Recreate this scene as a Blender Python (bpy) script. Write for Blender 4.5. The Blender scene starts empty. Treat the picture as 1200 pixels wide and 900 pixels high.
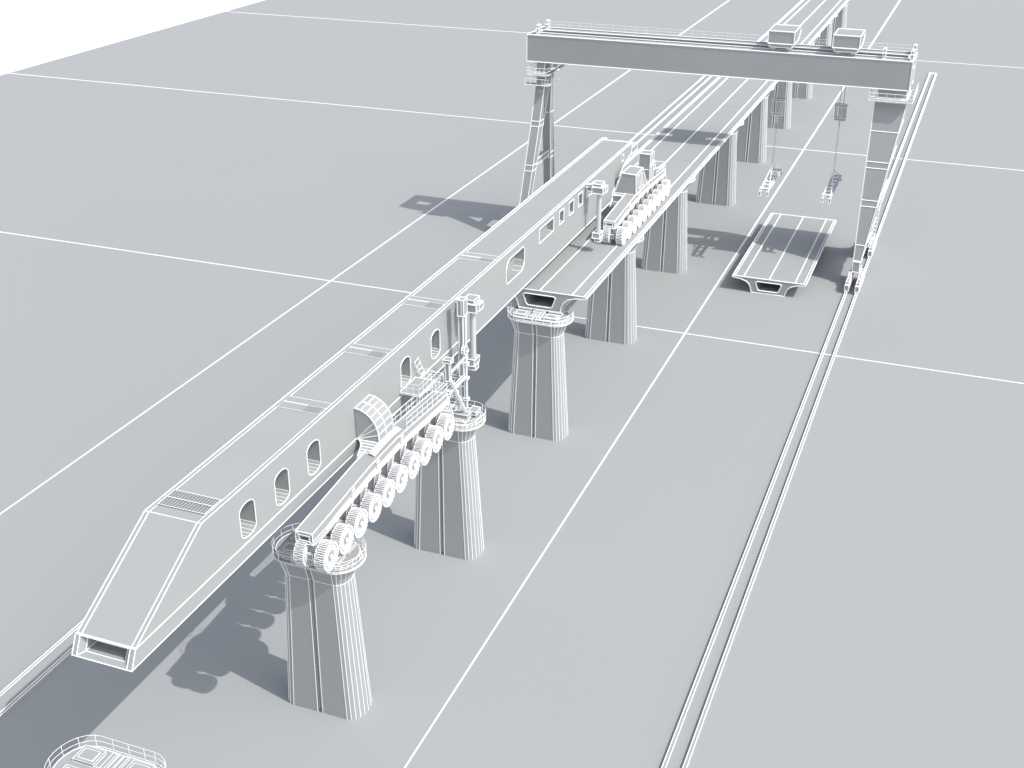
import bpy, bmesh, math
from mathutils import Vector

C = bpy.context.scene.collection
CAM = Vector((0.0, 0.0, 77.0))
KW = 0.00041            # half width of a drawn edge per metre of distance


# ------------------------------------------------------------------ materials
def mat(name, col, rough=0.7, var=0.0, scale=0.3, spec=0.2):
    m = bpy.data.materials.new(name)
    m.use_nodes = True
    nt = m.node_tree
    b = nt.nodes['Principled BSDF']
    b.inputs['Roughness'].default_value = rough
    b.inputs['Specular IOR Level'].default_value = spec
    if var:
        tc = nt.nodes.new('ShaderNodeTexCoord')
        n = nt.nodes.new('ShaderNodeTexNoise')
        n.inputs['Scale'].default_value = scale
        n.inputs['Detail'].default_value = 4
        r = nt.nodes.new('ShaderNodeValToRGB')
        r.color_ramp.elements[0].position = 0.3
        r.color_ramp.elements[1].position = 0.7
        r.color_ramp.elements[0].color = tuple(c * (1 - var) for c in col) + (1,)
        r.color_ramp.elements[1].color = tuple(min(1, c * (1 + var)) for c in col) + (1,)
        nt.links.new(tc.outputs['Object'], n.inputs['Vector'])
        nt.links.new(n.outputs['Fac'], r.inputs['Fac'])
        nt.links.new(r.outputs['Color'], b.inputs['Base Color'])
    else:
        b.inputs['Base Color'].default_value = tuple(col) + (1,)
    return m


GROUND = mat('matte grey floor', (0.350, 0.363, 0.363), 0.85, 0.010, 0.012)
CLAY = mat('matte grey clay', (0.356, 0.367, 0.367), 0.75, 0.012, 0.15)
EDGE = mat('white edge line', (0.94, 0.945, 0.95), 0.6, 0, 1, 0.1)
WHITE = mat('white backdrop', (0.93, 0.93, 0.93), 0.9, 0, 1, 0.0)
VENT_SHADE = mat('dark vent shade', (0.10, 0.105, 0.11), 0.8, 0, 1, 0.1)  # dark colour stands in for the shade inside the vent
LIGHT = mat('pale tube paint', (0.56, 0.57, 0.58), 0.5, 0.01, 0.5)
CABLE = mat('grey steel cable', (0.40, 0.41, 0.43), 0.5, 0.02, 2.0)


# ------------------------------------------------------------------ mesh builder (world coordinates)
class M:
    def __init__(s, k=1.0):
        s.v = []; s.f = []; s.m = []; s.w = []; s.k = k

    def face(s, pts, wire=False, mi=0):
        n = len(s.v)
        s.v += [tuple(p) for p in pts]
        s.f.append(tuple(range(n, n + len(pts)))); s.m.append(mi)
        if wire:
            s.loop(pts)
        return s

    def wire(s, p, q, k=1.0):
        s.w.append((Vector(p), Vector(q), k * s.k))
        return s

    def loop(s, pts, k=1.0, closed=True):
        n = len(pts)
        for i in range(n if closed else n - 1):
            s.wire(pts[i], pts[(i + 1) % n], k)
        return s

    def hexa(s, P, wire=True, k=1.0):
        # P: 8 points, bottom ring 0-3, top ring 4-7
        for q in ((0, 3, 2, 1), (4, 5, 6, 7), (0, 1, 5, 4), (1, 2, 6, 5), (2, 3, 7, 6), (3, 0, 4, 7)):
            s.face([P[i] for i in q])
        if wire:
            for a, b in ((0, 1), (1, 2), (2, 3), (3, 0), (4, 5), (5, 6), (6, 7), (7, 4), (0, 4), (1, 5), (2, 6), (3, 7)):
                s.wire(P[a], P[b], k)
        return s

    def box(s, x0, x1, y0, y1, z0, z1, wire=True, k=1.0):
        return s.hexa([(x0, y0, z0), (x1, y0, z0), (x1, y1, z0), (x0, y1, z0),
                       (x0, y0, z1), (x1, y0, z1), (x1, y1, z1), (x0, y1, z1)], wire, k)

    def loft(s, rings, wires=True, caps=(True, True), ringw=None, skip=()):
        n = len(rings[0])
        base = len(s.v)
        for r in rings:
            s.v += [tuple(p) for p in r]
        for j in range(len(rings) - 1):
            for i in range(n):
                a = base + j * n + i; b = base + j * n + (i + 1) % n
                s.f.append((a, b, b + n, a + n)); s.m.append(0)
        if caps[0]:
            s.f.append(tuple(base + i for i in range(n))[::-1]); s.m.append(0)
        if caps[1]:
            o = base + (len(rings) - 1) * n
            s.f.append(tuple(o + i for i in range(n))); s.m.append(0)
        if wires:
            for j in range(len(rings) - 1):
                for i in range(n):
                    if i not in skip:
                        s.wire(rings[j][i], rings[j + 1][i])
        for j in (range(len(rings)) if ringw is None else ringw):
            s.loop(rings[j])
        return s

    def tube(s, p, q, r, n=8, mi=0, wire=0):
        p = Vector(p); q = Vector(q); d = (q - p).normalized()
        u = d.orthogonal().normalized(); w = d.cross(u)
        R = [[e + (u * math.cos(2 * math.pi * i / n) + w * math.sin(2 * math.pi * i / n)) * r for i in range(n)] for e in (p, q)]
        b = len(s.v)
        for ring in R:
            s.v += [tuple(x) for x in ring]
        for i in range(n):
            s.f.append((b + i, b + (i + 1) % n, b + n + (i + 1) % n, b + n + i)); s.m.append(mi)
        s.f.append(tuple(b + i for i in range(n))[::-1]); s.m.append(mi)
        s.f.append(tuple(b + n + i for i in range(n))); s.m.append(mi)
        if wire:
            s.loop(R[0]); s.loop(R[1])
            for i in range(0, n, wire):
                s.wire(R[0][i], R[1][i])
        return s

    def holed(s, outer, holes):
        """flat face with holes (triangulated)"""
        bm = bmesh.new()
        for loop in [outer] + holes:
            vs = [bm.verts.new(p) for p in loop]
            for i in range(len(vs)):
                bm.edges.new((vs[i], vs[(i + 1) % len(vs)]))
        bmesh.ops.triangle_fill(bm, edges=bm.edges[:], use_beauty=True)
        bm.verts.index_update()
        b = len(s.v)
        s.v += [tuple(v.co) for v in bm.verts]
        for f in bm.faces:
            s.f.append(tuple(b + v.index for v in f.verts)); s.m.append(0)
        bm.free()
        return s

    def build(s, name, parent=None, label=None, mats=None, origin=None, flat_w=None):
        off = Vector(origin) if origin else (W(parent) if parent else Vector((0, 0, 0)))
        v = list(s.v); f = list(s.f); m = list(s.m)
        for p, q, k in s.w:
            d = q - p
            if d.length < 1e-5:
                continue
            d.normalize()
            u = d.orthogonal().normalized() if abs(d.z) > 0.9 else d.cross(Vector((0, 0, 1))).normalized()
            w = d.cross(u)
            b = len(v)
            for e, sg in ((p, -1), (q, 1)):
                r = KW * k * (e - CAM).length
                e2 = e + d * (sg * r * 0.6)
                for a in ((1, 0), (0, 1), (-1, 0), (0, -1)):
                    v.append(tuple(e2 + (u * a[0] + w * a[1]) * r * 1.15))
            for i in range(4):
                f.append((b + i, b + (i + 1) % 4, b + 4 + (i + 1) % 4, b + 4 + i)); m.append(1)
            f.append((b + 3, b + 2, b + 1, b)); m.append(1)
            f.append((b + 4, b + 5, b + 6, b + 7)); m.append(1)
        me = bpy.data.meshes.new(name)
        me.from_pydata([(a[0] - off.x, a[1] - off.y, a[2] - off.z) for a in v], [], f)
        for mm in (mats or (CLAY, EDGE)):
            me.materials.append(mm)
        me.polygons.foreach_set('material_index', m)
        bm = bmesh.new(); bm.from_mesh(me)
        bmesh.ops.recalc_face_normals(bm, faces=bm.faces[:])
        bm.to_mesh(me); bm.free()
        o = bpy.data.objects.new(name, me); C.objects.link(o)
        o['wl'] = tuple(off)
        if parent is not None:
            o.parent = parent
        elif origin:
            o.location = off
        if label:
            o['label'] = label
        return o


WL = {}
def W(o):
    while o.parent is not None:
        o = o.parent
    return Vector(o.location)


def thing(name, label, cat, loc, group=None):
    o = bpy.data.objects.new(name, None); C.objects.link(o)
    o.empty_display_size = 0.5
    o.location = loc; o['label'] = label; o['category'] = cat
    if group:
        o['group'] = group
    return o


def copy_tree(o, parent=None):
    c = o.copy(); C.objects.link(c)
    if parent is not None:
        c.parent = parent
    for ch in list(o.children):
        copy_tree(ch, c)
    return c


# ------------------------------------------------------------------ setting
def ground():
    m = M()
    x0, x1, y0, y1 = -267.7, 620.0, -120.0, 1150.0
    m.box(x0, x1, y0, y1, -0.25, 0.0, wire=False)
    o = m.build('ground'); o['kind'] = 'structure'
    o.data.materials.clear(); o.data.materials.append(GROUND)
    # painted grid lines on the floor: flat strips whose width follows the survey of the drawing
    m = M()
    def strip(p, q, n=40):
        p = Vector(p); q = Vector(q)
        side = (q - p).normalized().cross(Vector((0, 0, 1)))
        prev = None
        for i in range(n + 1):
            c = p.lerp(q, i / n)
            h = max(0.06, 0.00072 * (c - CAM).length)
            cur = (c + side * h, c - side * h)
            if prev:
                m.face([prev[0], prev[1], cur[1], cur[0]], mi=1)
            prev = cur
    for x in (-99.9, -38.05):
        strip((x, y0 + 1, 0.006), (x, y1 - 1, 0.006))
    for y in (59.7, 173.0, 286.2, 400.2):
        strip((x0 + .3, y, 0.012), (x1 - 1, y, 0.012))
    o = m.build('ground_line'); o['kind'] = 'structure'
    m = M()
    m.face([(-5000, -3000, -0.9), (5000, -3000, -0.9), (5000, 7000, -0.9), (-5000, 7000, -0.9)])
    o = m.build('backdrop', mats=(WHITE, EDGE)); o['kind'] = 'structure'


# ------------------------------------------------------------------ piers
PX = -48.35
def stadium(cx, cy, z, flat, rx, ry, n=6, groove=0.0):
    P = []
    def fl(sx, sy):
        # front or back face with its groove
        a = [(-flat, -ry), (-0.26, -ry), (-0.26, -ry + groove), (0.26, -ry + groove), (0.26, -ry), (flat, -ry)] if groove else [(-flat, -ry), (flat, -ry)]
        return [(cx + sx * u, cy + sy * w, z) for u, w in a]
    P += fl(1, 1)
    for i in range(1, n):
        t = -math.pi / 2 + math.pi * i / n
        P.append((cx + flat + rx * math.cos(t), cy + ry * math.sin(t), z))
    P += fl(-1, -1)
    for i in range(1, n):
        t = math.pi / 2 + math.pi * i / n
        P.append((cx - flat + rx * math.cos(t), cy + ry * math.sin(t), z))
    return P


def stadium_r(cx, cy, z, flat, rx, ry, n=10):
    return stadium(cx, cy, z, flat, rx, ry, n)


def pier(cy, label, full=True):
    t = thing('bridge_pier', label, 'bridge pier', (PX, cy, 0), 'piers of the viaduct')
    ns = 10 if cy < 150 else 8
    m = M(.75 if cy < 150 else .6)
    m.loft([stadium(PX, cy, -0.2, 2.78, 1.22, 1.85, ns, 0.32), stadium(PX, cy, 14.4, 2.15, 0.98, 1.5, ns, 0.26)], ringw=())
    m.build('shaft', t)
    m = M(.8)
    m.loft([stadium(PX, cy, 14.402, 2.15, 0.98, 1.5, 10, 0.26), stadium(PX, cy, 16.25, 2.3, 1.5, 2.0, 10, 0.26),
            stadium(PX, cy, 16.75, 2.3, 1.5, 2.0, 10, 0.26)], ringw=(0, 2))
    m.build('pier_cap', t)
    # walkway ring
    wx = PX + 0.15
    m = M(0.5)
    a = stadium_r(wx, cy, 16.28, 2.15, 2.05, 2.45, 12); b = stadium_r(wx, cy, 16.42, 2.15, 2.05, 2.45, 12)
    a2 = stadium_r(wx, cy, 16.28, 2.1, 1.7, 2.02, 12); b2 = stadium_r(wx, cy, 16.42, 2.1, 1.7, 2.02, 12)
    n = len(a)
    for i in range(n):
        j = (i + 1) % n
        m.face([a[i], a[j], b[j], b[i]]); m.face([b[i], b[j], b2[j], b2[i]]); m.face([a2[i], a2[j], a[j], a[i]])
        m.face([b2[i], b2[j], a2[j], a2[i]])
        if wx < a[i][0] - 1.5:
            m.wire(b[i], b2[i], .8)
            m.wire(a[i], b[i])
    m.loop(b, 1.3); m.loop(a); m.loop(b2)
    m.build('walkway', t)
    m = M(0.42)
    mid = stadium_r(wx, cy, 16.9, 2.17, 2.05, 2.46, 12); top = stadium_r(wx, cy, 17.4, 2.17, 2.05, 2.46, 12)
    bot = stadium_r(wx, cy, 16.42, 2.15, 2.03, 2.43, 12)
    m.loop(mid); m.loop(top)
    for i in range(1, n, 2):
        m.wire(bot[i], top[i], 1.3)
    for q in (-1, 1):
        for u in (-1.3, 0.0, 1.3):
            m.wire((wx + u, cy + q * 2.43, 16.42), (wx + u, cy + q * 2.46, 17.4), 1.3)
    m.build('railing', t)
    # bearings and blocks on the cap
    for sx in (-1, 1):
        for sy in (-1, 1):
            m = M(0.42)
            m.box(PX + sx * 2.0 - .85, PX + sx * 2.0 + .85, cy + sy * 1.0 - .7, cy + sy * 1.0 + .7, 16.75, 16.98)
            m.box(PX + sx * 2.0 - .6, PX + sx * 2.0 + .6, cy + sy * 1.0 - .45, cy + sy * 1.0 + .45, 16.98, 17.03)
            m.build('bearing', t)
    m = M(0.45)
    for u in (-.45, .1, .5):
        m.box(PX + u - .16, PX + u + .16, cy - 1.8, cy + 1.8, 16.75, 16.94)
    m.box(PX - .75, PX + .75, cy - .25, cy + .25, 16.94, 17.0)
    m.build('shear_block', t)
    return t


# ------------------------------------------------------------------ box girder spans
def girder_profile(cx, zt, hw=6.2):
    r = [(-hw, 0), (hw, 0), (hw, -.26), (4.7, -.42), (3.75, -.72), (3.2, -1.2), (2.92, -1.8), (2.72, -2.56),
         (-2.72, -2.56), (-2.92, -1.8), (-3.2, -1.2), (-3.75, -.72), (-4.7, -.42), (-hw, -.26)]
    v = [(-1.9, -.55), (1.9, -.55), (2.15, -.75), (1.75, -1.9), (1.5, -2.1), (-1.5, -2.1), (-1.75, -1.9), (-2.15, -.75)]
    return [(cx + x, zt + z) for x, z in r], [(cx + x, zt + z) for x, z in v]


def span(y0, y1, cx, zt, name, label, cat, group=None, ends=(False, False), hw=6.2):
    t = thing(name, label, cat, (cx, (y0 + y1) / 2, zt - 2.56), group)
    outer, void = girder_profile(cx, zt, hw)
    m = M()
    O = [[(x, y, z) for x, z in outer] for y in (y0, y1)]
    V = [[(x, y, z) for x, z in void] for y in (y0, y1)]
    m.loft(O, wires=False, caps=(False, False), ringw=())
    m.loft(V, wires=False, caps=(False, False), ringw=())
    for k in (0, 1):
        m.holed(O[k], [V[k]])
        if ends[k]:
            m.loop(O[k]); m.loop(V[k], 1.1)
    for i in (0, 1, 2, 7, 8, 13):
        m.wire(O[0][i], O[1][i], 1.1 if i in (0, 1) else (.55 if i in (2, 13) else .7))
    for i in (4, 5, 6, 9, 10, 11):
        m.wire(O[0][i], O[1][i], .5)
    for x in (-hw + .38, hw - .38):
        m.wire((cx + x, y0, zt), (cx + x, y1, zt), .75)
    m.build('box_girder', t)
    m = M()
    for x in (-4.25, 0.0, 4.25):
        m.box(cx + x - .03, cx + x + .03, y0, y1, zt, zt + .02, wire=False)
        m.wire((cx + x, y0, zt + .01), (cx + x, y1, zt + .01), 1.15)
        if ends[0]:
            pass
    m.build('deck_seam', t)
    return t


ZD = 19.6
ground()
PY = [49.1, 78.3, 105.8, 134.9, 167.5, 199.4, 240.0, 272.8, 305.0, 338.9, 371.5, 404.2]
PL = ['empty pier cap with railing at the bottom edge, nearest the camera',
      'tall grooved pier under the front end of the wheeled carrier, its base fully visible',
      'pier with railed cap carrying the mast, between the front carrier and the deck end',
      'railed pier holding up the open front end of the bridge deck',
      'first pier behind the open deck end, its cap hidden under the deck',
      'second pier behind the open deck end, left of the gantry shadow on the floor',
      'pier rising just left of the two hanging lifting frames',
      'broad pier seen below the gantry beam, left of the floor line crossing',
      'pier seen just behind the left hoist block and its cables',
      'short looking pier showing only its foot below the gantry beam, right of the left hoist',
      'far pier seen above the gantry beam, between the two trolleys',
      'farthest pier at the top edge, behind the right trolley']
for i, (y, l) in enumerate(zip(PY, PL)):
    pier(y, l)
SL = ['first deck span with the open hollow front end, under the girder tail',
      'deck span carrying the rear wheeled carrier with its cabin',
      'deck span crossed by the gantry beam shadow',
      'deck span behind the gantry shadow, partly under the gantry beam',
      'deck span mostly hidden behind the gantry beam',
      'deck span directly behind the left trolley of the gantry',
      'deck span emerging above the gantry beam behind the left trolley',
      'last deck span reaching the top edge of the view']
PYs = [135.35] + PY[4:]
for i in range(8):
    span(PYs[i] + (0.0 if i == 0 else 0.03), PYs[i + 1] - 0.03 + (2.0 if i == 7 else 0), -48.55, ZD, 'bridge_span', SL[i], 'bridge span',
         'deck spans of the viaduct', ends=(i == 0, False))
span(193.6, 228.7, -29.15, 2.62, 'precast_girder', 'single precast box girder with hollow end lying on the floor inside the gantry',
     'box girder', ends=(True, True), hw=6.06)

# ------------------------------------------------------------------ launching girder
XL, XR = -52.92, -48.05
GT, GB, GM = 28.85, 22.7, 23.86
GN = 24.05
def launcher():
    t = thing('launching_girder', 'long grey launching girder with sloped nose and rows of windows above the piers', 'girder launcher',
              ((XL + XR) / 2, 110, GB))
    prof = [(53.7, GN), (62.4, GT), (173.7, GT), (173.6, 27.3), (169.8, 26.5), (164.5, 23.8), (164.0, GB), (109.4, GB), (109.2, GM)]
    ov = []
    def oval(yc, hw, z0, z1, n=16):
        pts = []
        zc = (z0 + z1) / 2; hz = (z1 - z0) / 2
        for i in range(n):
            a = 2 * math.pi * (i + .5) / n
            # straight flanks with rounded heads
            pts.append((yc + hw * math.cos(a), zc + math.copysign(hz - .62, math.sin(a)) + .62 * math.sin(a)))
        return pts
    for yc in (68.1, 73.2, 78.35, 96.2, 103.15):
        ov.append((oval(yc, 1.08, 24.4, 27.38), 'porthole', 1.5))
    a, b, z0, z1 = 122.7, 128.6, 25.05, 27.85
    ov.append(([(a, z0 + .3), (a + .3, z0), (b - 1.0, z0), (b - .4, z0 + .35), (b, z0 + 1.0), (b, z1 - .3), (b - .3, z1), (a + 1.0, z1), (a + .4, z1 - .35), (a, z1 - 1.0)], 'window_opening', 1.2))
    for a, b, z0, z1 in ((133.7, 138.9, 26.4, 28.15), (141.1, 142.8, 26.45, 28.12), (144.9, 146.7, 26.45, 28.15), (148.7, 150.4, 26.45, 28.13), (152.1, 155.1, 26.75, 28.1)):
        ov.append(([(a, z0), (b, z0), (b, z1), (a, z1)], 'window_opening', 0.8))
    ov.append(([(168.6, 27.3), (169.5, 27.3), (169.5, 28.2), (168.6, 28.2)], 'window_opening', 0.5))
    m = M()
    R = [(XR, y, z) for y, z in prof]; L = [(XL, y, z) for y, z in prof]
    m.holed(R, [[(XR, y, z) for y, z in o[0]] for o in ov])
    m.face(L)
    n = len(prof)
    for i in range(n):
        j = (i + 1) % n
        if i == n - 1:
            continue
        m.face([L[i], L[j], R[j], R[i]])
    m.loop([R[i] for i in range(0, 7)] + [R[7]], closed=False)
    m.wire(L[0], L[1]); m.wire(L[1], L[2])
    for i in (0, 1, 2, 3, 4):
        m.wire(L[i], R[i])
    # inset lines on the top and the slope
    for x in (XL + .38, XR - .36):
        m.wire((x, 53.7, GN + .01), (x, 62.4, GT)); m.wire((x, 62.4, GT), (x, 173.7, GT), .55)
    m.wire((XR, 62.4, GT), (XR, 173.7, GT), .6)
    m.build('body', t)
    for pts, nm, dep in ov:
        w = M(.85)
        A = [(XR, y, z) for y, z in pts]; B = [(XR - dep, y, z) for y, z in pts]
        w.loft([A, B], wires=False, caps=(False, True), ringw=())
        w.loop([(XR + .01, y, z) for y, z in pts], 1.15)
        for i in range(len(pts)):
            if pts[i][1] < (min(p[1] for p in pts) + max(p[1] for p in pts)) / 2 - .1:
                w.wire(A[i], B[i], .7)
        if nm == 'porthole':
            zs = sorted(pts, key=lambda p: p[1])
            for k in range(10):
                f = .1 + k * .16
                yy = (pts[0][0] + pts[8][0]) / 2 - .1
                w.wire((XR - .05 - f * .0, yy - .95 + .0 * f, 24.58 + k * .13), (XR - dep + .01, yy - .9, 24.58 + k * .13), .4)
                w.wire((XR - dep + .02, yy - .95, 24.58 + k * .13), (XR - dep + .02, yy + .95, 24.58 + k * .13), .4)
        w.build(nm, t)
    # lower chord: box beam along the foot of the body with open front frame
    m = M()
    y0, y1 = 52.9, 109.2
    e = .04
    x0, x1 = XL - e, XR + e
    m.face([(x0, y0, GB), (x0, y1, GB), (x0, y1, GM), (x0, y0 + .7, GN)])
    m.face([(x1, y0, GB), (x1, y1, GB), (x1, y1, GM), (x1, y0 + .7, GN)])
    m.face([(x0, y0, GB), (x1, y0, GB), (x1, y1, GB), (x0, y1, GB)])
    m.face([(x0, y0 + .7, GN), (x1, y0 + .7, GN), (x1, y1, GM - .002), (x0, y1, GM - .002)])
    m.face([(x0, y1, GB), (x1, y1, GB), (x1, y1, GM), (x0, y1, GM)])
    m.wire((x1, y0 + .7, GN), (x1, y1, GM), 1.1); m.wire((x1, y0, GB), (x1, y1, GB)); m.wire((x0, y0 + .7, GN), (x1, y0 + .7, GN)); m.wire((x0, y0, GB), (x1, y0, GB))
    m.wire((x0, y0, GB), (x0, y0 + .7, GN)); m.wire((x1, y0, GB), (x1, y0 + .7, GN)); m.wire((x1, y1, GB), (x1, y1, GM))
    m.build('lower_chord', t)
    m = M(.9)
    yt = y0 + .7          # the front face leans back
    F = [(x0, y0 - .01, GB), (x1, y0 - .01, GB), (x1, yt, GN), (x0, yt, GN)]
    I = [(x0 + .38, y0, GB + .02), (x1 - .42, y0, GB + .02), (x1 - .42, yt - .02, GN - .05), (x0 + .38, yt - .02, GN - .05)]
    J = [(x0 + .8, y0 + .5, GB + .2), (x1 - .85, y0 + .5, GB + .2), (x1 - .85, yt + .3, GN - .2), (x0 + .8, yt + .3, GN - .2)]
    K = [(x0 + .8, y0 + 1.7, GB + .2), (x1 - .85, y0 + 1.7, GB + .2), (x1 - .85, y0 + 1.7, GN - .2), (x0 + .8, y0 + 1.7, GN - .2)]
    m.loft([F, I, J, K], caps=(False, True), ringw=(0, 1, 2, 3))
    m.build('nose_frame', t)
    # grilles and cover plates on the roof
    m = M(.8)
    gx0, gx1, gy0, gy1 = XL + .42, XR - .42, 63.45, 65.6
    g2 = M(); g2.box(gx0, gx1, gy0, gy1, GT + .003, GT + .018, wire=False); g2.build('vent_shade', t, mats=(VENT_SHADE, EDGE))  # thin dark sheet under the bars, painted shade of the vent interior
    nb = 15
    for i in range(nb + 1):
        x = gx0 + (gx1 - gx0) * i / nb
        m.box(x - .07, x + .07, gy0, gy1, GT + .02, GT + .10, wire=False)
    m.loop([(gx0, gy0, GT + .1), (gx1, gy0, GT + .1), (gx1, gy1, GT + .1), (gx0, gy1, GT + .1)], .7)
    m.wire((gx0, 64.5, GT + .16), (gx1, 64.5, GT + .16), 1.0)
    m.build('roof_grille', t)
    for a, b, c in ((80.4, 81.55, 82.55), (92.4, 93.6, 94.45), (105.0, 106.4, 107.3), (119.3, 120.4, 121.5)):
        m = M(.6)
        m.box(gx0, gx1, a, c, GT + .003, GT + .05, wire=False)
        m.wire((gx0, a, GT + .05), (gx1, a, GT + .05), .8); m.wire((gx0, b, GT + .05), (gx1, b, GT + .05), 1.5); m.wire((gx0, c, GT + .05), (gx1, c, GT + .05), .7)
        for i in range(12):
            x = gx1 - .1 - i * .13
            m.box(x - .02, x + .02, a + .05, b - .05, GT + .05, GT + .14, wire=False)
        m.build('roof_plate', t)
    # tail fittings
    m = M(.9)
    m.box(XR - 2.9, XR - .6, 173.75, 174.4, 28.0, 28.7)
    m.box(XR - .5, XR - .05, 173.75, 177.0, 27.0, 28.0)
    m.box(XL + .1, XL + .7, 173.75, 174.6, 28.1, 28.9)
    m.build('tail_bracket', t)
    # balcony on the side
    m = M(.8)
    bx1 = -45.95
    m.box(XR + .06, bx1, 94.7, 98.2, 24.3, 24.45)
    m.build('balcony', t)
    m = M(.35)
    zt = 25.5
    cs = [(XR + .1, 94.7), (bx1, 94.7), (bx1, 98.2), (XR + .1, 98.2)]
    for zz in (25.05, zt):
        m.loop([(x, y, zz) for x, y in cs], closed=False)
    for x, y in [(XR + .1, 94.7), (-47.3, 94.7), (-46.6, 94.7), (bx1, 94.7), (bx1, 95.6), (bx1, 96.5), (bx1, 97.4), (bx1, 98.2), (-47.0, 98.2)]:
        m.wire((x, y, 24.45), (x, y, zt), 1.2)
    m.build('balcony_railing', t)
    m = M(.6)
    for dx in (0.0,):
        a, b = (XR + .35, 98.8, 24.5), (XR + .3, 97.6, 26.3)
        a2, b2 = (XR + .35, 99.6, 24.5), (XR + .3, 98.5, 26.5)
        m.wire(a, b, 1.3); m.wire(a2, b2, 1.3)
        for k in range(4):
            f = k / 3
            m.wire(Vector(a).lerp(Vector(b), f), Vector(a2).lerp(Vector(b2), f), 1.2)
    m.build('ladder', t)
    return t
launcher()


# ------------------------------------------------------------------ wheeled carriers
def tyre_mesh(kq):
    """origin at hub centre, axis x; local mesh built around the given viewing distance"""
    m = M(kq)
    n = 20; R = 1.22; hw = .40
    prof = [(-hw, .62), (-hw - .02, .9), (-hw + .04, 1.08), (-hw + .14, 1.13), (hw - .14, 1.13), (hw - .04, 1.08), (hw + .02, .9), (hw, .62)]
    rings = []
    for x, r in prof:
        rings.append([(x, r * math.cos(2 * math.pi * i / n), r * math.sin(2 * math.pi * i / n)) for i in range(n)])
    V = Vector
    for j in range(len(rings) - 1):
        for i in range(n):
            k = (i + 1) % n
            m.face([rings[j][i], rings[j][k], rings[j + 1][k], rings[j + 1][i]])
    # lugs
    for i in range(n):
        a0 = 2 * math.pi * (i + .1) / n; a1 = 2 * math.pi * (i + .74) / n
        for sx in (-1, 1):
            sh = math.pi / n * (0 if sx < 0 else 1)
            x0, x1 = (sx * .03, sx * (hw + .03))
            P = []
            for r in (1.06, R):
                for x, a in ((x0, a0 + sh), (x1, a0 + sh), (x1, a1 + sh), (x0, a1 + sh)):
                    P.append((x, r * math.cos(a), r * math.sin(a)))
            m.hexa(P, wire=False)
            for q in ((4, 5), (6, 7), (5, 6), (0, 4), (1, 5), (2, 6)):
                m.wire(P[q[0]], P[q[1]], .62)
    for j in (0, 1, 2, 5, 6, 7):
        m.loop(rings[j], .9)
    for i in range(n):
        for j in (0, 6):
            m.wire(rings[j][i], rings[j + 1][i], .6)
    return m


def rim_mesh():
    m = M()
    n = 14
    prof = [(-.36, .64), (-.30, .5), (-.28, .3), (.0, .18), (.33, .26), (.35, .45), (.38, .64)]
    rings = [[(x, r * math.cos(2 * math.pi * i / n), r * math.sin(2 * math.pi * i / n)) for i in range(n)] for x, r in prof]
    m.loft(rings, wires=False, caps=(True, True), ringw=())
    for j in (4, 5, 6, 0):
        m.loop(rings[j], .7)
    for i in range(n):
        m.wire(rings[4][i], rings[6][i], .55)
    m.tube((.30, 0, 0), (.46, 0, 0), .16, 8, 0, 0)
    m.loop([(.46, .16 * math.cos(2 * math.pi * i / 8), .16 * math.sin(2 * math.pi * i / 8)) for i in range(8)], .7)
    return m


def shift(m, off, kscale):
    """bake wires of a local mesh at their viewing distance"""
    m.w = [(p, q, k * kscale) for p, q, k in m.w]
    return m


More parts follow.
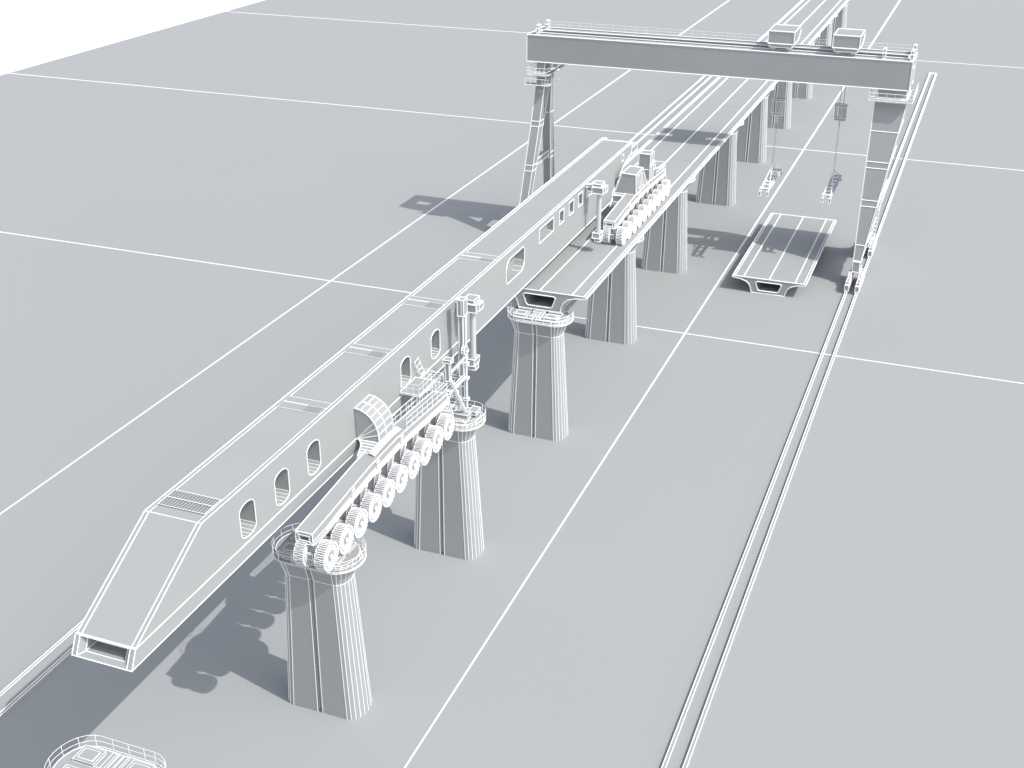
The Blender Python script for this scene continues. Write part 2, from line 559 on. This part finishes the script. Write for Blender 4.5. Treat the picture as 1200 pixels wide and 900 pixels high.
TX = -45.42       # carrier axis
def carrier(y0, label, rear):
    dist = (Vector((TX, y0 + 13, 21)) - CAM).length
    kk = dist / CAM.length
    z0 = 19.6
    t = thing('wheeled_carrier', label, 'wheeled carrier', (TX, y0 + 13.3, z0), 'multi-wheel carriers under the launching girder')
    xa, xb = -46.4, -44.86
    top = [(y0, 22.85), (y0 + 4.5, 23.2), (y0 + 10.2, 23.65), (y0 + 15.5, 23.72), (y0 + 26.7, 22.95)]
    bot = [(y0, 21.8), (y0 + 4.5, 22.15), (y0 + 10.2, 22.58), (y0 + 15.5, 22.66), (y0 + 26.7, 22.05)]
    kq = 0.68 if rear else 1.0
    m = M()
    rings = [[(xa, y, zb), (xb, y, zb), (xb, y, zt), (xa, y, zt)] for (y, zt), (_, zb) in zip(top, bot)]
    m.loft(rings, wires=True, caps=(False, True), ringw=(0, 4))
    # front frame
    F = rings[0]
    I = [(x + (.3 if x < TX - .1 else -.3), y0 + .02 - .01, z + (.28 if z < 22.3 else -.28)) for x, y, z in F]
    K = [(x, y0 + .5, z) for x, y, z in I]
    m.loft([F, I, K], caps=(False, True), ringw=(1, 2))
    m.build('chassis_beam', t)
    # side ledge
    m = M(.42 * kq)
    rr = []
    for (y, zb) in bot[0:1] + [(bot[0][0] + 2.2, bot[0][1] + .05)] + bot[1:]:
        w = 0.03 if y < y0 + 1 else .17
        rr.append([(xb + .005, y, zb - .02), (xb + w, y, zb - .05), (xb + w, y, zb + .12), (xb + .005, y, zb + .34)])
    m.loft(rr, wires=True, ringw=(1, 5))
    for k in (1, 2, 3):
        f = k / 4
        for j in range(1, len(rr) - 1):
            p = Vector(rr[j][2]).lerp(Vector(rr[j][3]), f); q = Vector(rr[j + 1][2]).lerp(Vector(rr[j + 1][3]), f)
            m.wire(p, q, .9)
    m.build('side_ledge', t)
    for k, yy in enumerate((6.5, 11.2, 16.0)):
        m = M(.6)
        zt = 23.3 if k else 23.05
        m.box(xb + .02, xb + .14, y0 + yy, y0 + yy + .2, 22.4, zt + .25)
        m.box(xb + .02, xb + .26, y0 + yy - .1, y0 + yy + .3, zt + .25, zt + .4)
        m.build('lifting_lug', t)
    # axle legs
    ys = [y0 + .45 + 2.62 * i for i in range(10)]
    for i, y in enumerate(ys):
        m = M(.75 * kq)
        zb = 21.78
        for (ya_, za_), (yb_, zb_) in zip(bot, bot[1:]):
            if ya_ <= y <= yb_:
                zb = za_ + (zb_ - za_) * (y - ya_) / (yb_ - ya_) - .03
        m.hexa([(TX - .5, y - .25, 20.5), (TX + .5, y - .25, 20.5), (TX + .5, y + .25, 20.5), (TX - .5, y + .25, 20.5),
                (TX - .7, y - .2, zb), (TX + .7, y - .2, zb), (TX + .7, y + .9, zb), (TX - .7, y + .9, zb)])
        m.tube((TX - .2, y, 20.8), (TX + 1.1, y, 20.8), .22, 8, 0, 2)
        m.box(TX - .5, TX + .5, y - .55, y - .35, 20.4, 20.95)
        m.wire((TX + .5, y + .55, 20.9), (TX + .62, y + 1.1, zb), 1.6)
        m.build('axle_leg', t)
    # wheels: build one, then copy
    r0 = shift(rim_mesh(), None, 1.0)
    t0 = shift(tyre_mesh(1.0 if not rear else .7), None, 1.0)
    # wires are sized by distance from the camera, so bake at world position, then re-centre
    base = Vector((TX + 1.45, y0 + 13, 20.8))
    def bake(mm, name):
        mm.v = [(a[0] + base.x, a[1] + base.y, a[2] + base.z) for a in mm.v]
        mm.w = [(p + base, q + base, k) for p, q, k in mm.w]
        me = mm.build(name, None, origin=tuple(base))
        return me
    rim0 = bake(r0, 'wheel'); ty0 = bake(t0, 'tyre')
    rim0.parent = t; ty0.parent = rim0
    ty0.location = (0, 0, 0)
    first = True
    for i, y in enumerate(ys):
        for sx in (-1, 1):
            loc = Vector((TX + (1.45 if sx > 0 else -.45), y, 20.8)) - Vector(t.location)
            if first:
                w = rim0; first = False
            else:
                w = rim0.copy(); C.objects.link(w); w.parent = t
                ty = ty0.copy(); C.objects.link(ty); ty.parent = w; ty.location = (0, 0, 0)
            w.location = loc
            w.rotation_euler = (0.13 * i, 0, 0 if sx > 0 else math.pi)
    zt = 23.6
    if not rear:
        # curved arm that ties the carrier to the girder
        arc = [(-48.0, 27.0), (-47.45, 26.93), (-46.95, 26.7), (-46.5, 26.35), (-46.15, 25.9), (-45.9, 25.35), (-45.77, 24.7), (-45.72, 23.95)]
        ya, yb = y0 + 13.75, y0 + 16.6
        m = M(.95)
        A = [(x, ya, z) for x, z in arc]; B = [(x, yb, z) for x, z in arc]; Cn = [(x, (ya + yb) / 2, z) for x, z in arc]
        for i in range(7):
            m.face([A[i], A[i + 1], B[i + 1], B[i]])
        m.loop(A, closed=False, k=1.2); m.loop(B, closed=False, k=1.2); m.loop(Cn, closed=False)
        for i in range(8):
            m.wire(A[i], B[i])
        piv = (-48.0, ya, 23.9)
        m.face([piv] + A[::-1]); m.face([(-48.0, yb, 23.9)] + B)
        for i in (4, 5, 6):
            m.wire((-48.0, ya - .01, 23.9), (A[i][0], ya - .01, A[i][2]), .8)
        m.wire(piv, A[7], .7)
        m.face([piv, (-48.0, yb, 23.9), B[7], A[7]])
        m.build('curved_arm', t)
        # stepped apron in front of the arm
        m = M(.9)
        st = [(ya - .02, 23.9, -47.75, -45.72), (ya - .45, 23.88, -47.35, -45.62), (ya - .85, 23.8, -47.15, -45.52), (ya - 1.25, 23.72, -47.03, -45.44),
              (ya - 1.6, 23.66, -46.95, -45.38), (ya - 1.9, 23.62, -46.88, -45.33), (ya - 2.1, 23.5, -46.8, -45.3), (ya - 2.15, 23.3, -46.8, -45.3)]
        rr = [[(xl, y, z - .35), (xq, y, z - .35), (xq, y, z), (xl, y, z)] for (y, z, xl, xq) in st]
        m.loft(rr, wires=False, ringw=())
        for j in range(8):
            m.wire(rr[j][3], rr[j][2], 1.2 if j < 6 else 1.6)
            if j < 7:
                m.wire(rr[j][3], rr[j + 1][3], 1.2); m.wire(rr[j][2], rr[j + 1][2], 1.2)
        m.build('stepped_apron', t)
        # meshed side guard
        m = M(.36)
        ga, gb = ya - 2.0, yb + .5
        nu, nv = 10, 4
        def gp(u, v):
            y = ga + (gb - ga) * u
            return (-45.68 + .5 * v, y, 23.98 - .22 * v + .12 * math.sin(u * math.pi))
        for i in range(nu):
            for j in range(nv):
                m.face([gp(i / nu, j / nv), gp((i + 1) / nu, j / nv), gp((i + 1) / nu, (j + 1) / nv), gp(i / nu, (j + 1) / nv)])
        for i in range(nu + 1):
            m.loop([gp(i / nu, j / nv) for j in range(nv + 1)], closed=False)
        for j in range(nv + 1):
            m.loop([gp(i / nu, j / nv) for i in range(nu + 1)], closed=False)
        m.build('side_guard', t)
        rails = [(xa, yb + .6, y0 + 26.6), (xb, yb + 1.0, y0 + 26.6)]
    else:
        # tapered cabin and tall box
        ya = y0 + 10.2
        m = M()
        m.hexa([(-48.0, ya, 23.6), (-44.8, ya, 23.6), (-44.8, ya + 5.6, 23.7), (-47.6, ya + 5.6, 23.7),
                (-47.05, ya + .1, 26.6), (-44.98, ya + .1, 26.5), (-45.0, ya + 3.9, 26.55), (-46.95, ya + 3.9, 26.6)])
        m.build('cabin', t)
        for u0, u1 in ((1.0, 1.75), (2.5, 3.1)):
            m = M(.7)
            P = [(-44.78, ya + u0 + .25, 24.2), (-44.78, ya + u1 + .4, 24.2), (-44.93, ya + u1, 26.1), (-44.93, ya + u0, 26.1)]
            m.face(P, True)
            m.build('cabin_window', t)
        m = M()
        by = y0 + 18.8
        m.box(-46.95, -45.2, by, by + 1.9, 23.3, 27.25)
        m.wire((-46.95, by - .01, 24.9), (-45.2, by - .01, 24.9), .7)
        m.wire((-45.2 + .01, by, 25.4), (-45.19, by + 1.9, 25.9), 1.3); m.wire((-45.19, by + .9, 23.5), (-45.19, by + .9, 27.2), .8)
        m.build('equipment_box', t)
        m = M(.8)
        m.box(-48.0, -46.42, ya - .9, ya - .55, 22.6, 23.5)
        m.wire((-48.0, ya - 2.2, 22.2), (-48.0, ya, 23.6), 1.2)
        m.build('tie_bracket', t)
        rails = [(xa, ya + 6, y0 + 26.6), (xb, y0 + 21.5, y0 + 26.6)]
    m = M(.55)
    def ztop(y):
        for (a, za), (b, zb) in zip(top, top[1:]):
            if a <= y <= b:
                return za + (zb - za) * (y - a) / (b - a)
        return top[-1][1]
    for x, a, b in rails:
        nn = max(2, int((b - a) / 1.05))
        pts = [a + (b - a) * i / nn for i in range(nn + 1)]
        for h in (.55, 1.1):
            m.loop([(x, y, ztop(y) + h) for y in pts], closed=False, k=1.0)
        for y in pts:
            m.wire((x, y, ztop(y)), (x, y, ztop(y) + 1.1))
    m.loop([(xa, y0 + 26.65, ztop(y0 + 26.6) + 1.1), (xb, y0 + 26.65, ztop(y0 + 26.6) + 1.1)], closed=False)
    m.build('railing', t)
    # end brace at the rear
    m = M(.9)
    m.wire((xb, y0 + 26.7, 22.9), (xb + .15, y0 + 27.6, 20.0), 1.5); m.wire((xa, y0 + 26.7, 22.9), (xa - .1, y0 + 27.6, 20.0), 1.5)
    m.box(xa, xb, y0 + 27.3, y0 + 27.8, 19.9, 20.4)
    m.build('end_brace', t)
    return t


carrier(72.0, 'front carrier on big tyres reaching over the two front piers, with curved arm', False)
carrier(155.2, 'rear carrier on a row of big tyres standing on the bridge deck, with tapered cabin', True)


# ------------------------------------------------------------------ mast and support frame on the second pier
def mast():
    t = thing('support_mast', 'slim braced support mast with box head standing on a pier cap beside the girder', 'support mast', (-46.2, 106.0, 16.8))
    x, y = -46.2, 106.0
    m = M()
    m.box(x - .55, x - .1, y + .1, y + .7, 21.2, 29.6)
    m.build('mast', t, mats=(CLAY, EDGE))
    m = M()
    m.box(x - .55, x + .12, y - .15, y + .75, 28.1, 29.85)
    m.wire((x - .12, y - .16, 28.1), (x - .12, y - .16, 29.85), .8)
    m.build('mast_head', t)
    m = M()
    m.tube((x + .05, y + .3, 17.6), (x + .05, y + .3, 28.0), .15, 8, 0, 2)
    for z in (18.5, 20.9, 22.6, 24.0):
        m.box(x - .2, x + .32, y + .1, y + .55, z, z + .22, k=.8)
    m.build('column', t)
    m = M(.6)
    m.box(-47.0, -45.3, 104.6, 105.5, 17.06, 17.55); m.box(-45.8, -44.9, 105.9, 107.2, 17.04, 17.4)
    m.build('foot_block', t)
    m = M(.9)
    kx, ky = -46.2, 102.1
    m.box(kx - .25, kx + .15, ky - .2, ky + .25, 22.6, 24.7)
    m.box(kx - .45, kx + .4, ky - .4, ky + .4, 24.7, 25.0, k=.8)
    m.build('post', t)
    m = M(.9)
    m.tube((kx + .1, ky, 22.9), (x + .3, y - .5, 17.5), .16, 8, 0, 1)
    m.box(x - .15, x + .3, 103.5, 103.8, 20.4, 20.8, k=.6)
    m.build('brace', t, mats=(LIGHT, EDGE))
    for dz, xx in ((0.0, -46.35), (.55, -46.0)):
        m = M(.55)
        m.tube((xx, ky, 23.0 + dz), (xx, y + .4, 23.1 + dz), .12, 6, 0, 2)
        m.build('rail_beam', t)
    m = M(.8)
    m.box(-46.4, -46.1, ky, y + .3, 21.1, 21.35)
    m.box(-49.4, -46.2, y + .2, y + .6, 20.9, 21.2)
    m.build('cross_beam', t)
    m = M(.9)
    m.tube((x - .1, y + .1, 24.3), (x + .2, y + .1, 24.3), .5, 12, 0, 1)
    m.build('pulley', t)
    # trestle of thin members between the carrier and the cap
    m = M(.5)
    for xx in (-50.6, -49.0, -47.4):
        m.tube((xx, 103.2, 17.05), (xx, 103.2, 22.6), .12, 6, 0, 3)
        m.tube((xx, 107.6, 17.05), (xx, 107.6, 22.6), .12, 6, 0, 3)
        m.wire((xx, 103.2, 17.4), (xx, 107.6, 22.0), 1.2)
    for z in (18.0, 19.3, 20.6, 21.9):
        m.wire((-50.6, 103.2, z), (-46.6, 103.2, z), 1.1); m.wire((-50.6, 107.6, z), (-46.6, 107.6, z), 1.1)
        for xx in (-50.6, -49.8, -49.0, -48.2, -47.4):
            m.wire((xx, 103.2, z), (xx, 107.6, z), .8)
    m.build('trestle', t)
    m = M(.5)
    for k in range(9):
        f = k / 8
        m.box(-47.6, -46.5, 99.6 + f * 3.8, 99.8 + f * 3.8, 22.3 - f * 4.6, 22.38 - f * 4.6, k=.6)
    for xx in (-47.6, -46.5):
        m.wire((xx, 99.6, 22.3), (xx, 103.6, 17.5), 1.1); m.wire((xx, 99.6, 23.3), (xx, 103.6, 18.5), .9)
        for k in range(5):
            f = k / 4
            m.wire((xx, 99.6 + 4 * f, 22.3 - 4.8 * f), (xx, 99.6 + 4 * f, 23.3 - 4.8 * f), .8)
    m.build('stairs', t)
    # small frame on the walkway
    m = M(.45)
    m.loop([(-48.0, 99.2, 22.7), (-46.4, 99.2, 22.7), (-46.4, 101.2, 22.7), (-48.0, 101.2, 22.7)])
    m.loop([(-48.0, 99.2, 23.8), (-46.4, 99.2, 23.8), (-46.4, 101.2, 23.8), (-48.0, 101.2, 23.8)])
    for xx in (-48.0, -47.2, -46.4):
        for yy in (99.2, 100.2, 101.2):
            m.wire((xx, yy, 22.6), (xx, yy, 23.8))
    m.box(-48.0, -46.4, 99.2, 101.2, 22.5, 22.6, wire=False)
    m.build('landing', t)
mast()


def pod(x, y, ztop, zlow, label):
    t = thing('side_hoist', label, 'hoist', (x, y, zlow), 'hoists hanging beside the launching girder')
    m = M(.9)
    m.box(x - .75, x + .75, y - .5, y + 1.0, ztop - 1.15, ztop - .3)
    m.box(x - .75, x + .45, y - .3, y + 1.2, ztop - .3, ztop + .1)
    m.box(x + .78, x + .98, y - .2, y + .9, ztop - 1.0, ztop - .3)
    m.build('motor_box', t)
    m = M(.9)
    m.box(XR + .02, x - .76, y + .1, y + .5, ztop - .5, ztop - .2)
    m.build('wall_arm', t)
    m = M()
    m.tube((x + .05, y + .3, zlow + .5), (x + .05, y + .3, ztop - 1.16), .32, 12)
    m.build('hoist_tube', t, mats=(LIGHT, EDGE))
    m = M(.9)
    m.hexa([(x - .5, y - .6, zlow - .2), (x + .45, y - .6, zlow - .2), (x + .45, y + .9, zlow - .2), (x - .5, y + .9, zlow - .2),
            (x - .5, y - .5, zlow + .5), (x + .5, y - .5, zlow + .5), (x + .5, y + .9, zlow + .5), (x - .5, y + .9, zlow + .5)])
    m.box(x - .2, x + .5, y - .3, y + .6, zlow - .75, zlow - .2)
    m.build('lower_block', t)
pod(-46.25, 108.2, 29.0, 22.0, 'hoist with box head and lower block hanging beside the mast head')
pod(-46.15, 151.4, 29.0, 21.9, 'hoist with box head and lower block hanging in front of the rear carrier')


# ------------------------------------------------------------------ gantry crane
GY = 212.0
def rails_():
    for nm, xs, lab, y0 in (('l', (-77.2, -75.3), 'pair of crane rails on the floor left of the viaduct, running past the nose', -110.0),
                            ('r', (-17.05, -15.35), 'pair of crane rails on the floor along the right side, ending beyond the gantry', -110.0)):
        y1 = 381.5
        t = thing('rail_track', lab, 'rail track', ((xs[0] + xs[1]) / 2, 200, 0), 'crane rail tracks')
        for x in xs:
            m = M()
            m.hexa([(x - .2, y0, 0), (x + .2, y0, 0), (x + .2, y1, 0), (x - .2, y1, 0),
                    (x - .16, y0, .34), (x + .16, y0, .34), (x + .16, y1, .34), (x - .16, y1, .34)], wire=False)
            for xx in (x - .16, x + .16):
                for ya, yb in ((y0, 0.0), (0.0, 80.0), (80.0, 200.0), (200.0, y1)):
                    m.wire((xx, ya, .34), (xx, yb, .34), .8)
            m.build('rail', t)
        m = M()
        m.box(xs[0] + .2, xs[1] - .2, y1 - .5, y1, 0, .3)
        m.build('end_stop', t)
rails_()


def gantry():
    t = thing('gantry_crane', 'tall grey gantry crane with twin beams straddling the viaduct and the precast girder', 'gantry crane', (-45, GY, 0))
    zb, zt = 32.1, 36.7
    xl, xr = -77.4, -12.1
    for sy, a, b in ((-1, GY - 4.0, GY - 1.3), (1, GY + 1.3, GY + 4.0)):
        m = M(.9)
        m.box(xl, xr, a, b, zb, zt)
        bm = m.build('main_beam', t)
        m = M(.8)
        yy = (a + b) / 2
        m.box(xl + 1, xr - .8, yy - .12, yy + .12, zt, zt + .28, k=.35)
        m.build('trolley_rail', bm)
    m = M(.2)
    for h in (.6, 1.1):
        m.wire((xl + 1, GY + 4.0, zt + h), (xr - .6, GY + 4.0, zt + h))
    for i in range(32):
        x = xl + 1 + i * 2.05
        m.wire((x, GY + 4.0, zt), (x, GY + 4.0, zt + 1.1))
    m.build('beam_railing', t)
    for x in (xl + 1.6, xr - .3, xr - 4.6):
        for yy in (GY - 2.4, GY + 2.4):
            if x == xr - 4.6 and yy > GY:
                continue
            m = M(.9)
            m.box(x - .18, x + .18, yy - .5, yy + .5, zt, zt + 1.5)
            m.wire((x, yy, zt + 1.5), (x, yy - .5, zt + .2)); m.wire((x - .3, yy - .6, zt + .9), (x + .3, yy - .6, zt + .9))
            m.build('buffer', t)
    for x0 in (xl, xr - 1.0):
        m = M(.9)
        m.box(x0, x0 + 1.0, GY - 1.29, GY + 1.29, zt - 1.6, zt - .05)
        m.build('end_tie', t)
    # legs
    def leg(xb0, xb1, xt0, xt1, edges, ztop, zs, k=.85):
        """edges: list of (z, y front, y rear)"""
        m = M(k)
        def at(z):
            for a, b in zip(edges, edges[1:]):
                if a[0] <= z <= b[0]:
                    f = (z - a[0]) / (b[0] - a[0])
                    return a[1] + (b[1] - a[1]) * f, a[2] + (b[2] - a[2]) * f
            return edges[-1][1:]
        rings = []
        for z in zs:
            f = (z - 4.3) / (ztop - 4.3)
            ya, yb = at(z)
            xa = xb0 + (xt0 - xb0) * f; xc = xb1 + (xt1 - xb1) * f
            rings.append([(xa, ya, z), (xc, ya, z), (xc, yb, z), (xa, yb, z)])
        m.loft(rings)
        m.build('leg', t)
    # stiff side: two wide plates closing to one head, thin slots between
    XB = (-16.9, -15.7, -17.2, -12.15)
    leg(*XB, [(4.3, 203.2, 210.7), (9.0, 203.9, 210.9), (21.0, 206.2, 211.3), (30.0, 208.4, 211.7)], 30.0, [4.3, 7.0, 13.4, 14.4, 19.6, 20.6, 25.4, 30.0])
    leg(*XB, [(4.3, 213.3, 220.4), (9.0, 213.1, 219.4), (21.0, 212.7, 217.6), (30.0, 212.3, 215.6)], 30.0, [4.3, 7.0, 13.4, 14.4, 19.6, 20.6, 25.4, 30.0])
    # flexible side: raking front leg and a nearly upright rear pair
    XB = (-77.1, -75.7, -75.95, -74.3)
    leg(*XB, [(4.3, 202.6, 204.4), (20.0, 207.2, 209.4), (29.6, 209.4, 212.6)], 29.6, [4.3, 6.5, 13.0, 14.0, 20.7, 21.6, 29.6])
    leg(*XB, [(4.3, 217.0, 219.4), (14.0, 214.9, 216.9), (22.0, 213.2, 214.9), (29.6, 212.61, 213.6)], 29.6, [4.3, 6.5, 13.0, 14.0, 22.0, 29.6])
    # head platforms
    def head(x0, x1, z0):
        m = M(.8)
        m.box(x0, x1, GY - 3.95, GY + 3.95, z0 + .01, z0 + .5)
        m.box(x0 + .25, x1 - .25, GY - 3.3, GY + 3.3, z0 + .5, 32.09)
        m.build('leg_head', t)
        m = M(.38)
        X0, X1, Y0, Y1 = x0 - .9, x1 + .9, GY - 5.0, GY + 5.0
        m.box(X0, X1, Y0, GY - 3.97, z0 + .35, z0 + .43); m.box(x1 + .02, X1, GY - 3.97, Y1, z0 + .35, z0 + .43)
        for h in (.6, 1.2):
            m.loop([(X0, Y1, z0 + .4 + h), (X0, Y0, z0 + .4 + h), (X1, Y0, z0 + .4 + h), (X1, Y1, z0 + .4 + h)], closed=False)
        for i in range(6):
            x = X0 + (X1 - X0) * i / 5
            m.wire((x, Y0, z0 + .4), (x, Y0, z0 + 1.6))
        for i in range(8):
            y = Y0 + (Y1 - Y0) * i / 7
            m.wire((X1, y, z0 + .4), (X1, y, z0 + 1.6))
            m.wire((X0, y, z0 + .4), (X0, y, z0 + 1.6))
        m.build('head_platform', t)
    head(-17.2, -12.15, 30.0)
    head(-76.1, -74.0, 29.6)
    m = M(.35)
    m.loop([(-77.4, GY - 5, 28.3), (-73.0, GY - 5, 28.3), (-73.0, GY + 5, 28.3)], closed=False)
    m.box(-77.4, -73.0, GY - 5.2, GY - 3.6, 28.2, 28.28)
    for i in range(5):
        m.wire((-77.4 + 1.1 * i, GY - 5.2, 28.28), (-77.4 + 1.1 * i, GY - 5.2, 29.3))
    m.wire((-77.4, GY - 5.2, 29.3), (-73.0, GY - 5.2, 29.3))
    m.build('inspection_platform', t)
    # ties between the legs of each side
    for z, hgt, a, b in ((6.0, 1.0, 205.1, 216.6), (13.4, 1.0, 207.4, 214.9)):
        m = M(.8)
        m.box(-76.6, -75.5, a, b, z, z + hgt)
        m.build('leg_tie', t)
    for z, hgt, g in ((4.3, 2.3, 0.2), (7.3, 8.5, 0.2), (16.6, 13.3, 0.2)):
        m = M(.8)
        m.box(-16.5, -15.9, 210.9, 213.0, z, z + hgt)
        m.build('leg_tie', t)
    for x0, x1 in ((-16.85, -15.75), (-77.05, -75.75)):
        for a, b in ((202.7, 206.4), (216.2, 220.9)):
            m = M(.7)
            m.box(x0, x1, a, b, 2.5, 4.28)
            m.build('foot', t)
    for xa in (-17.05, -15.35, -77.2, -75.3):
        for sy in (-1, 1):
            m = M(.75)
            yc = GY + sy * 9.2
            m.box(xa - .25, xa + .25, yc - 3.6, yc + 3.6, 1.1, 1.9)
            m.hexa([(xa - .2, yc - 1.8, 1.9), (xa + .2, yc - 1.8, 1.9), (xa + .2, yc + 1.8, 1.9), (xa - .2, yc + 1.8, 1.9),
                    (xa - .2, yc - .6, 2.49), (xa + .2, yc - .6, 2.49), (xa + .2, yc + .6, 2.49), (xa - .2, yc + .6, 2.49)])
            m.box(xa - .3, xa + .3, yc - 4.2, yc - 3.65, .5, 1.5)
            bo = m.build('bogie', t)
            for k in range(6):
                w = M(.7)
                yy = yc - 3.0 + 1.2 * k
                w.tube((xa - .32, yy, .86), (xa + .32, yy, .86), .5, 12, 0, 3)
                w.build('bogie_wheel', bo)
    # ladder on the right legs
    m = M(.5)
    a, b = Vector((-15.35, GY + 4.0, 4.4)), Vector((-15.1, GY + 5.6, 12.5))
    d = Vector((.5, 0, 0))
    m.wire(a, b, 1.2); m.wire(a + d, b + d, 1.2)
    for k in range(13):
        m.wire(a.lerp(b, k / 12), a.lerp(b, k / 12) + d, 1.4)
    m.build('access_ladder', t)
    return t
gantry()


def trolley(xc, label, lab2):
    zt = 37.1
    y0, y1 = GY - 3.6, GY + 3.4
    t = thing('crane_trolley', label, 'crane trolley', (xc, GY, 36.98), 'trolleys on the gantry beams')
    m = M()
    h0, h1, h2 = zt + .9, zt + 2.4, zt + 3.0
    x0, x1 = xc - 2.12, xc + 2.12
    prof = [(y0, h0), (y0, h1), (y0 + .1, h1), (y1 - 1.0, h2), (y1, h1), (y1, h0 + .4), (y1 - .6, h0)]
    prof = [(y0, h0), (y0, h2 - .1), (y1 - 1.6, h2), (y1 - .6, h2 - .7), (y1 - .9, h0 + .9), (y1 - 3.0, h0)]
    A = [(x0, y, z) for y, z in prof]; B = [(x1, y, z) for y, z in prof]
    m.loft([A, B], wires=True, ringw=(0, 1))
    m.build('housing', t)
    m = M(.8)
    m.box(x0 + .3, x1 - .3, y0 + .2, y0 + .7, zt + .3, h0 - .01); m.box(x0 + .3, x1 - .3, y1 - 3.4, y1 - 3.0, zt + .3, h0 - .01)
    m.build('undercarriage', t)
    for x in (x0 + .9, x1 - .9):
        for y in (GY - 2.65, GY + 2.65):
            m = M(.8)
            m.tube((x, y - .12, 37.3), (x, y + .12, 37.3), .32, 10, 0, 5)
            m.build('trolley_wheel', t)
    m = M()
    for dx in (-.3, .3):
        for dy in (-.3, .3):
            m.tube((xc + dx, GY + dy, 28.3), (xc + dx, GY + dy, h0 + .2), .035, 5)
    m.build('hoist_cable', t, mats=(CABLE, CABLE))
    m = M(.42)
    for dx in (-.95, -.35, .15, .6):
        m.box(xc + dx, xc + dx + .3, GY - .45, GY + .45, 25.9, 27.9)
    m.box(xc - 1.05, xc + 1.05, GY - .5, GY + .5, 27.9, 28.3); m.box(xc - .9, xc + .9, GY - .4, GY + .4, 25.5, 25.9)
    m.box(xc - .1, xc + .1, GY - .1, GY + .1, 24.2, 25.5, k=.8)
    m.build('hook_block', t)
    # lifting frame with its slings
    f = thing('lifting_frame', lab2, 'lifting frame', (xc, GY, 14.0), 'lifting frames hanging from the gantry')
    m = M()
    for dx in (-.1, .1):
        m.tube((xc + dx, GY, 16.9), (xc + dx, GY, 24.25), .03, 5)
    m.build('sling_cable', f, mats=(CABLE, CABLE))
    a, b = GY - 6.8, GY + 6.8
    m = M(.6)
    for dx in (-.62, .62):
        m.box(xc + dx - .13, xc + dx + .13, a, b, 14.0, 14.4)
    for i in range(7):
        y = a + .3 + (b - a - .9) * i / 6
        m.box(xc - .5, xc + .5, y, y + .35, 14.05, 14.35)
    m.build('frame', f)
    m = M(.8)
    for dx in (-.62, .62):
        m.wire((xc + dx, a + 1, 14.4), (xc, GY, 16.9), 1.1); m.wire((xc + dx, b - 1, 14.4), (xc, GY, 16.9), 1.1)
    m.wire((xc - .62, a + 3, 14.4), (xc, GY, 16.9), .8); m.wire((xc + .62, b - 3, 14.4), (xc, GY, 16.9), .8)
    m.build('hanger', f)
    for yy in (a, b):
        for dx in (-.62, .62):
            m = M(.7)
            m.box(xc + dx - .15, xc + dx + .15, yy - .3, yy + .1, 13.2, 13.98)
            m.build('clamp', f)
    return t
trolley(-33.2, 'left crane trolley with sloped housing on the gantry beams, above the viaduct edge', 'left lifting frame hanging by cables near the piers')
trolley(-22.75, 'right crane trolley with sloped housing on the gantry beams, nearer the right leg', 'right lifting frame hanging by cables above the precast girder')

# ------------------------------------------------------------------ camera, light, world
cd = bpy.data.cameras.new('camera'); cam = bpy.data.objects.new('camera', cd); C.objects.link(cam)
cam.location = CAM
cam.rotation_euler = (math.radians(90 - 26.08045), 0, math.radians(21.0909))
cd.sensor_width = 36; cd.lens = 36 * 1448.5 / 1200
cd.clip_start = 0.5; cd.clip_end = 12000
bpy.context.scene.camera = cam

SD = Vector((-0.805, 0.17, -1.0)).normalized()
ld = bpy.data.lights.new('sun', 'SUN'); sun = bpy.data.objects.new('sun', ld); C.objects.link(sun)
sun.rotation_euler = SD.to_track_quat('-Z', 'Y').to_euler()
ld.energy = 2.3; ld.angle = math.radians(0.4); ld.color = (1.0, 0.965, 0.925)
w = bpy.data.worlds.new('World'); bpy.context.scene.world = w; w.use_nodes = True
nt = w.node_tree
bg = nt.nodes['Background']
sky = nt.nodes.new('ShaderNodeTexSky'); sky.sky_type = 'NISHITA'; sky.sun_disc = False
sky.sun_elevation = math.asin(-SD.z); sky.sun_rotation = math.atan2(-SD.x, -SD.y)
sky.air_density = 1.0; sky.dust_density = 2.0; sky.ozone_density = 1.0
hs = nt.nodes.new('ShaderNodeHueSaturation'); hs.inputs['Saturation'].default_value = 0.46
nt.links.new(sky.outputs['Color'], hs.inputs['Color']); nt.links.new(hs.outputs['Color'], bg.inputs['Color'])
bg.inputs['Strength'].default_value = 0.15
vs = bpy.context.scene.view_settings
vs.view_transform = 'Standard'; vs.look = 'None'; vs.exposure = 0.44; vs.gamma = 1; vs.use_curve_mapping = False
sc = bpy.context.scene
sc.cycles.max_bounces = 6; sc.cycles.diffuse_bounces = 4
for o in bpy.data.objects:
    if 'wl' in o:
        del o['wl']
